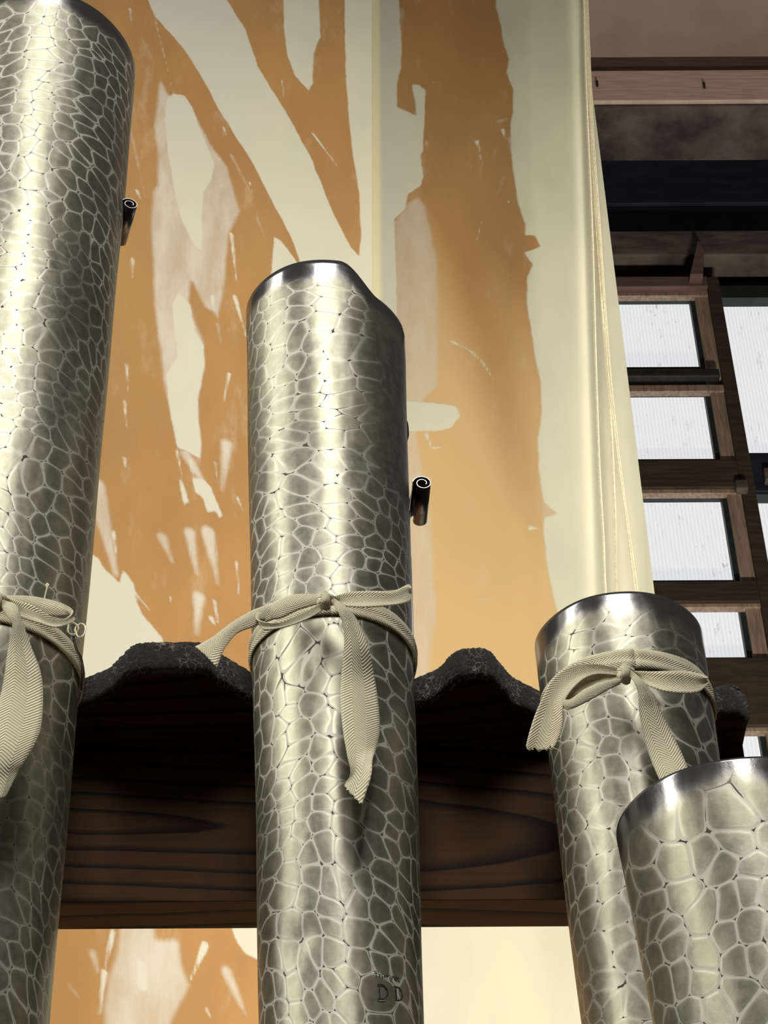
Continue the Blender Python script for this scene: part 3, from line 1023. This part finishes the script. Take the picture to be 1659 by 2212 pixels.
ribbon('tail', [(1354, 1456, 1370, 1454, 0.963), (1370, 1474, 1388, 1470, 0.956), (1379, 1500, 1408, 1498, 0.957), (1381, 1538, 1425, 1532, 0.961),
                (1392, 1597, 1448, 1580, 0.964), (1407, 1644, 1472, 1626, 0.964), (1424, 1684, 1488, 1668, 0.962), (1438, 1720, 1496, 1710, 0.962),
                (1446, 1760, 1494, 1770, 0.962)], bow3, 10, 10, 0.0014, ragged=0.001)
knot(1352, 1456, 0.9655, bow3, 40, 34)
for i in range(7):
    x = 1140 + i * 9
    a = PY(x, 1614, 0.9575)
    tube('frayed_thread', [a, a + Vector((random.uniform(-.001, .002), -.001, -.002)), a + Vector((random.uniform(-.001, .005), -.001, -.0025))],
         0.00013, M_CORD, bow3, 4, sub=3)

# left bow
bow1 = empty('tape_bow', PY(0, 1300, 0.96), 'cream herringbone cotton tape bow on the tall pipe at the left edge', 'bow')
band(pipe1, zof(pipe1, 1452), bow1)
ribbon('loop', [(4, 1288, 6, 1310, 0.958), (36, 1297, 46, 1334, 0.950), (72, 1308, 85, 1346, 0.948), (108, 1330, 118, 1355, 0.950),
                (140, 1336, 148, 1347, 0.954), (158, 1320, 163, 1338, 0.962), (139, 1306, 150, 1332, 0.968), (103, 1295, 106, 1332, 0.968),
                (60, 1288, 62, 1318, 0.966), (10, 1287, 10, 1306, 0.964)], bow1, 10, 8, 0.0016)
ribbon('loop', [(-14, 1288, -12, 1310, 0.958), (-50, 1292, -48, 1330, 0.948), (-100, 1312, -96, 1350, 0.950), (-140, 1336, -136, 1358, 0.958),
                (-150, 1330, -148, 1350, 0.966), (-110, 1305, -108, 1330, 0.970), (-14, 1290, -14, 1306, 0.968)], bow1, 10, 8, 0.0016)
ribbon('tail', [(-2, 1300, 10, 1298, 0.955), (14, 1330, 36, 1308, 0.945), (27, 1352, 48, 1342, 0.944), (19, 1394, 68, 1398, 0.948),
                (12, 1442, 87, 1448, 0.950), (4, 1490, 93, 1495, 0.951), (-10, 1550, 90, 1560, 0.950), (-20, 1610, 76, 1605, 0.949),
                (-24, 1650, 52, 1646, 0.950), (-20, 1692, 38, 1672, 0.953), (-12, 1735, 12, 1722, 0.955)], bow1, 10, 10, 0.0012, ragged=0.001)
ribbon('tail', [(-18, 1300, -4, 1300, 0.957), (-50, 1330, -22, 1340, 0.948), (-80, 1400, -30, 1420, 0.946), (-95, 1500, -45, 1510, 0.95),
                (-90, 1600, -50, 1600, 0.952)], bow1, 8, 8, 0.0012)
knot(-4, 1299, 0.9560, bow1, 40, 34)
for k in range(5):
    cx, cy = (157, 1358) if k < 3 else (174, 1362)
    pts = []
    for i in range(10):
        a = i / 9 * 2 * math.pi + k
        pts.append(tuple(PY(cx + (11 + 2 * math.sin(3 * a + k)) * math.cos(a), cy + (14 + 2 * math.sin(2 * a + k)) * math.sin(a), 0.985 + 0.003 * math.sin(a + k))))
    tube('frayed_thread', pts, 0.0004, M_CORD, bow1, 5, sub=4)
tube('frayed_thread', [PY(x, y, 0.978) for x, y in ((96, 1298), (97, 1288), (99, 1280), (102, 1268))], 0.00045, M_CORD, bow1, 5)
tube('frayed_thread', [PY(x, y, 0.978) for x, y in ((102, 1268), (105, 1264), (102, 1261), (100, 1265), (103, 1268))], 0.00055, M_CORD, bow1, 5)
tube('frayed_thread', [PY(x, y, 0.995 + i * 0.012) for i, (x, y) in enumerate(((158, 1372), (164, 1400), (176, 1425), (178, 1455), (176, 1490)))], 0.0008, M_SCROLL, bow1, 5)

# ------------------------------------------------------------------ felt-edged rack board and the rail that carries it
ZT = CAMZ + 0.865
ZB = ZT - 0.025
edge_px = [(-420, 1440), (-340, 1385), (-270, 1380), (-215, 1440), (-160, 1490), (-70, 1512), (30, 1512), (110, 1490), (180, 1457), (240, 1430),
           (285, 1388), (312, 1378), (375, 1377), (440, 1379), (480, 1405), (545, 1444), (600, 1482), (660, 1498), (740, 1500), (820, 1490),
           (897, 1455), (950, 1432), (985, 1398), (1015, 1390), (1050, 1393), (1075, 1421), (1102, 1450), (1162, 1481), (1230, 1504),
           (1310, 1516), (1400, 1516), (1480, 1505), (1540, 1478), (1572, 1472), (1606, 1490)]
edge = [PZ(x, y, ZT) for x, y in edge_px]
XS0, XS1 = edge[0].x, edge[-1].x
YBACK = 1.134
rack = empty('rack_board', (0.1, 1.15, ZB), 'dark wooden rack board with scalloped felt-lined front edge, behind the pipes', 'rack')
M_PINE = pine_mat('stained_pine', (0.062, 0.030, 0.013), (0.008, 0.0035, 0.002), PY(150, 1800, 1.134).x, PY(150, 1800, 1.134).z + 1.134 * 0.8)
sm = catmull([tuple(p) for p in edge], 5)
V, Fc = [], []
n = len(sm)
inset = 0.0035
for p in sm:
    V.append((p[0], p[1] + inset, ZT - 0.0015))
    V.append((p[0], p[1] + inset, ZB))
    V.append((p[0], YBACK + 0.033, ZT - 0.0015))
    V.append((p[0], YBACK + 0.033, ZB))
for i in range(n - 1):
    a, b = 4 * i, 4 * (i + 1)
    Fc += [(a, a + 1, b + 1, b), (a, b, b + 2, a + 2), (a + 1, a + 3, b + 3, b + 1), (a + 2, b + 2, b + 3, a + 3)]
Fc += [(0, 2, 3, 1), (4 * n - 4, 4 * n - 3, 4 * n - 1, 4 * n - 2)]
link('board', V, Fc, M_PINE, rack)
# felt strip: uneven thickness, rounded
V, Fc = [], []
tck = 0.0042
prof = [(inset, 0.0), (0.0, 0.0012), (-0.0016, 0.3), (-0.0016, 0.7), (0.0, 0.99), (inset, 1.0)]
smf = catmull([tuple(p) for p in edge], 14)
mf = len(smf)
for i, p in enumerate(smf):
    t = smf[min(i + 1, mf - 1)] - smf[max(i - 1, 0)]
    nx, ny = t[1], -t[0]
    l = math.hypot(nx, ny)
    nx, ny = nx / l, ny / l
    for k in range(9):
        f = k / 8
        bul = tck * (0.75 + 0.35 * math.sin(f * math.pi)) if 0 < k < 8 else 0.0
        bul += 0.0005 * random.uniform(-1, 1)
        z = ZT + 0.0005 * random.uniform(-1, 1) - (0.0265 + 0.0006 * math.sin(i * 0.4)) * f
        V.append((p[0] + nx * (bul - 0.0015), p[1] + inset + ny * (bul - 0.0015), z))
for i in range(mf - 1):
    for k in range(8):
        a = i * 9 + k
        Fc.append((a, a + 1, a + 10, a + 9))
    Fc.append((i * 9, (i + 1) * 9, (i + 1) * 9 + 8, i * 9 + 8))
Fc += [tuple(range(8, -1, -1)), tuple((mf - 1) * 9 + k for k in range(9))]
fo = link('felt_strip', V, Fc, M_FELT, rack, True)
fo['label'] = 'fuzzy dark felt along the scalloped edge'
# ragged felt end at the right tip
for i in range(5):
    a = edge[-1] + Vector((-0.012 - 0.002 * i, 0.004 * (i % 2), -0.002 - 0.0045 * i))
    tube('felt_shred', [a + Vector((-0.006, 0, 0)), a + Vector((0.002, -0.001, 0.003)), a + Vector((0.009 - 0.001 * i, -0.002, 0.001 - 0.002 * (i % 3)))],
         [0.0032, 0.0028, 0.0008], M_FELT, rack, 7)

ZRB = PY(800, 1945, 1.134).z
rail = empty('rack_rail', (0.1, 1.15, ZRB), 'dark stained pine rail with arched grain under the felt-edged rack', 'rail')
XR1 = PY(1597, 1560, 1.134).x
box('board', (XS0, YBACK, ZRB), (XR1, YBACK + 0.033, ZB), M_PINE, rail, 0.0006)
box('post', (XR1 - 0.035, YBACK + 0.033, 0.4), (XR1, YBACK + 0.068, ZRB + 0.06), M_WOOD, rail, 0.001)
box('post', (XS0, YBACK + 0.033, 0.4), (XS0 + 0.04, YBACK + 0.068, ZRB + 0.06), M_WOOD, rail, 0.001)

# windchest and floor, below the frame
ch = empty('wind_chest', (0.0, 1.0, 0.0), 'wooden wind chest carrying the feet of the organ pipes', 'wind chest')
box('top_board', (-0.75, 0.55, 0.36), (0.75, 1.32, 0.40), M_WOOD, ch, 0.003)
box('chest_body', (-0.70, 0.60, 0.0), (0.70, 1.28, 0.36), M_WOOD, ch, 0.003)
fl = box('floor', (-3, -3, -0.05), (4.0, 4.6, 0.0), M_FLOOR)
fl['kind'] = 'structure'

# ------------------------------------------------------------------ cords hanging over the wall's right edge
cords = [[(1259, -40), (1263, 100), (1268, 250), (1275, 400), (1281, 560), (1286, 760), (1294, 1000), (1303, 1160), (1311, 1320)],
         [(1263, -40), (1268, 120), (1275, 280), (1284, 450), (1296, 620), (1310, 780), (1320, 920), (1328, 1100), (1335, 1320)],
         [(1266, -40), (1271, 120), (1279, 290), (1290, 450), (1303, 640), (1313, 800), (1333, 980), (1352, 1120), (1377, 1320)],
         [(1268, -40), (1274, 120), (1282, 290), (1294, 460), (1306, 640), (1319, 810), (1337, 980), (1358, 1140), (1383, 1320)]]
CORDS = empty('hanging_cord', PY(1270, 200, 1.965), 'bundle of thin cream cords fanning out down the wall edge beside the windows', 'cord')
for q, (cpts, rr) in enumerate(zip(cords, (0.0017, 0.0017, 0.0011, 0.0011))):
    pts = [tuple(PY(x, y, 1.962 + 0.006 * (q % 2))) for i, (x, y) in enumerate(cpts)]
    low = pts[-1]
    pts += [(low[0] + 0.002, low[1], low[2] - 0.25), (low[0] + 0.003, low[1], low[2] - 0.6)]
    tube('strand', pts, rr, M_CORD, CORDS, 8)
# the flat tape the cords come out of at the top
V, Fc, UV = [], [], []
tp = catmull([tuple(PY(x, y, 1.968)) for x, y in ((1261, -60), (1266, 100), (1273, 250), (1281, 360), (1288, 470), (1303, 650))], 8)
for i, p in enumerate(tp):
    w = 0.0042 * (1 - 0.75 * i / len(tp))
    V += [(p[0] - w, p[1], p[2]), (p[0] + w, p[1] - 0.001, p[2])]
    UV += [(0, p[2]), (2 * w, p[2])]
Fc = [(2 * i, 2 * i + 1, 2 * i + 3, 2 * i + 2) for i in range(len(tp) - 1)]
o = link('flat_tape', V, Fc, M_CORD, CORDS, True, UV)
s_ = o.modifiers.new('solid', 'SOLIDIFY')
s_.thickness = 0.001

# ------------------------------------------------------------------ window wall far behind on the right
YW = 4.40


def X_(px, py, Y): return PY(px, py, Y).x
def Z_(py, Y, px=1550): return PY(px, py, Y).z


XL = X_(1245, 900, YW)
XP0 = X_(1530, 635, YW)          # left face of the post
XP1 = X_(1563, 663, YW)          # right face of the post
XFAR = X_(1659, 300, YW) + 1.3
wn = 0
# openings: (top, bottom of the front opening), (top, bottom of the glass) in the left bay
bays = [((630, 793), (657, 797)), ((836, 993), (838, 996)), ((1056, 1255), (1085, 1258)), ((1302, 1421), (1303, 1425)), ((1570, 1760), (1572, 1765))]
GD = 0.055
for (t0, t1), (g0, g1) in bays:
    wn += 1
    z1, z0 = Z_(t0, YW), Z_(t1, YW)
    gz1, gz0 = Z_(g0, YW + GD), Z_(g1, YW + GD)
    gx = X_(1488, 657, YW + GD)
    jx = X_(1503, 657, YW + 0.02)
    w = empty('window_%d' % wn, (XP0 - 0.2, YW, z0), kind='structure')
    box('jamb', (jx, YW + 0.015, z0 - 0.03), (XP0 + 0.02, YW + 0.05, z1 + 0.02), M_JAMB, w)
    box('head_lining', (XL, YW + 0.006, z1 - 0.010), (XP0, YW + 0.03, z1 + 0.016), M_JAMB, w)
    box('sash_stile', (gx, YW + 0.03, gz0 - 0.05), (jx + 0.01, YW + GD + 0.03, z1 + 0.012), M_SASH, w)
    box('sash_head', (XL, YW + 0.03, gz1), (gx, YW + GD + 0.03, z1 + 0.012), M_SASH, w)
    box('sash_sill', (XL, YW + 0.045, gz0 - 0.06), (gx, YW + GD + 0.03, gz0), M_SASH, w)
    box('pane', (XL, YW + GD, gz0), (gx + 0.001, YW + GD + 0.006, gz1), M_PANE, w)
# right bay panes
for (g0, g1) in ((663, 1000), (1088, 1700)):
    wn += 1
    gz1, gz0 = Z_(g0, YW + 0.10), Z_(g1, YW + 0.10)
    w = empty('window_%d' % wn, (XP1 + 0.3, YW, gz0), kind='structure')
    box('pane', (XP1 - 0.01, YW + 0.10, gz0), (XP1 + 1.2, YW + 0.106, gz1), M_PANE, w)
    box('sash_head', (XP1 - 0.01, YW + 0.06, gz1), (XP1 + 1.2, YW + 0.105, gz1 + 0.06), M_SASH, w)
    box('sash_sill', (XP1 - 0.01, YW + 0.06, gz0 - 0.05), (XP1 + 1.2, YW + 0.105, gz0), M_SASH, w)

tn = 0


def trim(a, b, mat, bev=0.002):
    global tn
    tn += 1
    o = box('trim_%d' % tn, a, b, mat, None, bev)
    o['kind'] = 'structure'
    return o


ztop = Z_(600, YW)
trim((XP0, YW, 0.0), (XP1, YW + 0.14, Z_(597, YW)), M_WOOD, 0.004)                                        # post
XB = X_(1557, 815, YW - 0.03)
trim((XL, YW - 0.03, Z_(826, YW)), (XB, YW + 0.0, Z_(795, YW - 0.03)), M_DARK, 0.006)                     # thin rail
trim((XL, YW - 0.005, Z_(1054, YW)), (XP0 - 0.001, YW + 0.03, Z_(995, YW)), M_WOOD, 0.003)
trim((XL, YW - 0.005, Z_(1301, YW)), (XP0 - 0.001, YW + 0.03, Z_(1257, YW)), M_WOOD, 0.003)
trim((XL, YW - 0.005, Z_(1569, YW)), (XP0 - 0.001, YW + 0.03, Z_(1423, YW)), M_WOOD, 0.003)
trim((XL, YW - 0.005, 0), (XP0 - 0.001, YW + 0.15, Z_(1762, YW)), M_WOOD, 0.003)
trim((XL - 0.3, YW - 0.02, Z_(628, YW)), (XP0 - 0.001, YW + 0.15, Z_(596, YW - 0.02)), M_BEAMD, 0.003)     # lintel
# right bay: members between the panes, seen past the post
trim((XP1 + 0.001, YW + 0.05, Z_(1085, YW + 0.10)), (XP1 + 1.2, YW + 0.17, Z_(1003, YW + 0.10)), M_NAVY, 0.002)
trim((XP1 + 0.04, YW + 0.02, Z_(1035, YW + 0.02)), (XP1 + 0.13, YW + 0.05, Z_(1010, YW + 0.02)), M_MUD, 0.004)
trim((XP1 + 0.16, YW + 0.02, Z_(1035, YW + 0.02)), (XP1 + 0.30, YW + 0.05, Z_(1010, YW + 0.02)), M_MUD, 0.004)
# knot of brackets on the post
for (x, y) in ((1603, 1045),):
    c = PY(x, y, YW - 0.03)
    trim((c.x - 0.018, YW - 0.03, c.z - 0.018), (c.x + 0.018, YW + 0.0, c.z + 0.02), M_MUD, 0.006)
# blue boards above, in courses
zs_ = [Z_(660, YW + 0.12), Z_(602, YW + 0.12), Z_(548, YW + 0.12), Z_(445, YW + 0.12), Z_(345, YW + 0.12), Z_(230, YW + 0.12), Z_(100, YW + 0.12)]
wb = empty('wall_back', (XP0, YW + 0.15, zs_[0]), kind='structure')
for i in range(len(zs_) - 1):
    box('wall_board', (XL - 0.4, YW + 0.12 - 0.012 * (i % 2), zs_[i] + 0.004), (XFAR, YW + 0.22, zs_[i + 1] - 0.002), M_NAVY, wb, 0.003)
box('wall_board', (-3.2, YW + 0.06, 0.0), (XL - 0.002, YW + 0.2, zs_[0]), M_WOOD, wb, 0.003)
box('wall_board', (-3.2, YW + 0.06, zs_[0] + 0.004), (XL - 0.402, YW + 0.2, zs_[-1]), M_NAVY, wb, 0.003)
trim((XL - 0.4, YW + 0.0, Z_(550, YW)), (XFAR, YW + 0.10, Z_(497, YW)), M_MUD, 0.006)                      # sooty beam
# short wedge-shaped strut end above the post
a = [PY(1508, 520, YW - 0.06), PY(1491, 592, YW - 0.06), PY(1519, 592, YW - 0.06), PY(1521, 540, YW - 0.06)]
V = [tuple(p) for p in a] + [(p.x, p.y + 0.10, p.z) for p in a]
tn += 1
o = link('trim_%d' % tn, V, [(0, 1, 2, 3), (7, 6, 5, 4), (0, 4, 5, 1), (1, 5, 6, 2), (2, 6, 7, 3), (3, 7, 4, 0)], M_BEAMD)
o['kind'] = 'structure'
# tie beam, moulding and ceiling above
YT = 4.0
XT0 = X_(1200, 180, YT)
zb0, zb1 = Z_(216, YT), Z_(151, YT)
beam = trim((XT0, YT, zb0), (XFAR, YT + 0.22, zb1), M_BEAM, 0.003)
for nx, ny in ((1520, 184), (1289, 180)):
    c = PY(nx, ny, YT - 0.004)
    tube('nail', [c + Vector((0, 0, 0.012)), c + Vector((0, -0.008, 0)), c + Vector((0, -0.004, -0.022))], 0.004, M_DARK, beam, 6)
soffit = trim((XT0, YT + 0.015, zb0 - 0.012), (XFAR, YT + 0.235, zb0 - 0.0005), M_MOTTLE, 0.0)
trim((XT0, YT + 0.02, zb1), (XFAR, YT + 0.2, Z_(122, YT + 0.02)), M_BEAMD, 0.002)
zc_ = Z_(122, YT + 0.02)
ce = box('ceiling', (XT0, 2.6, zc_), (XFAR, YT + 0.24, zc_ + 0.03), M_CEIL)
ce['kind'] = 'structure'
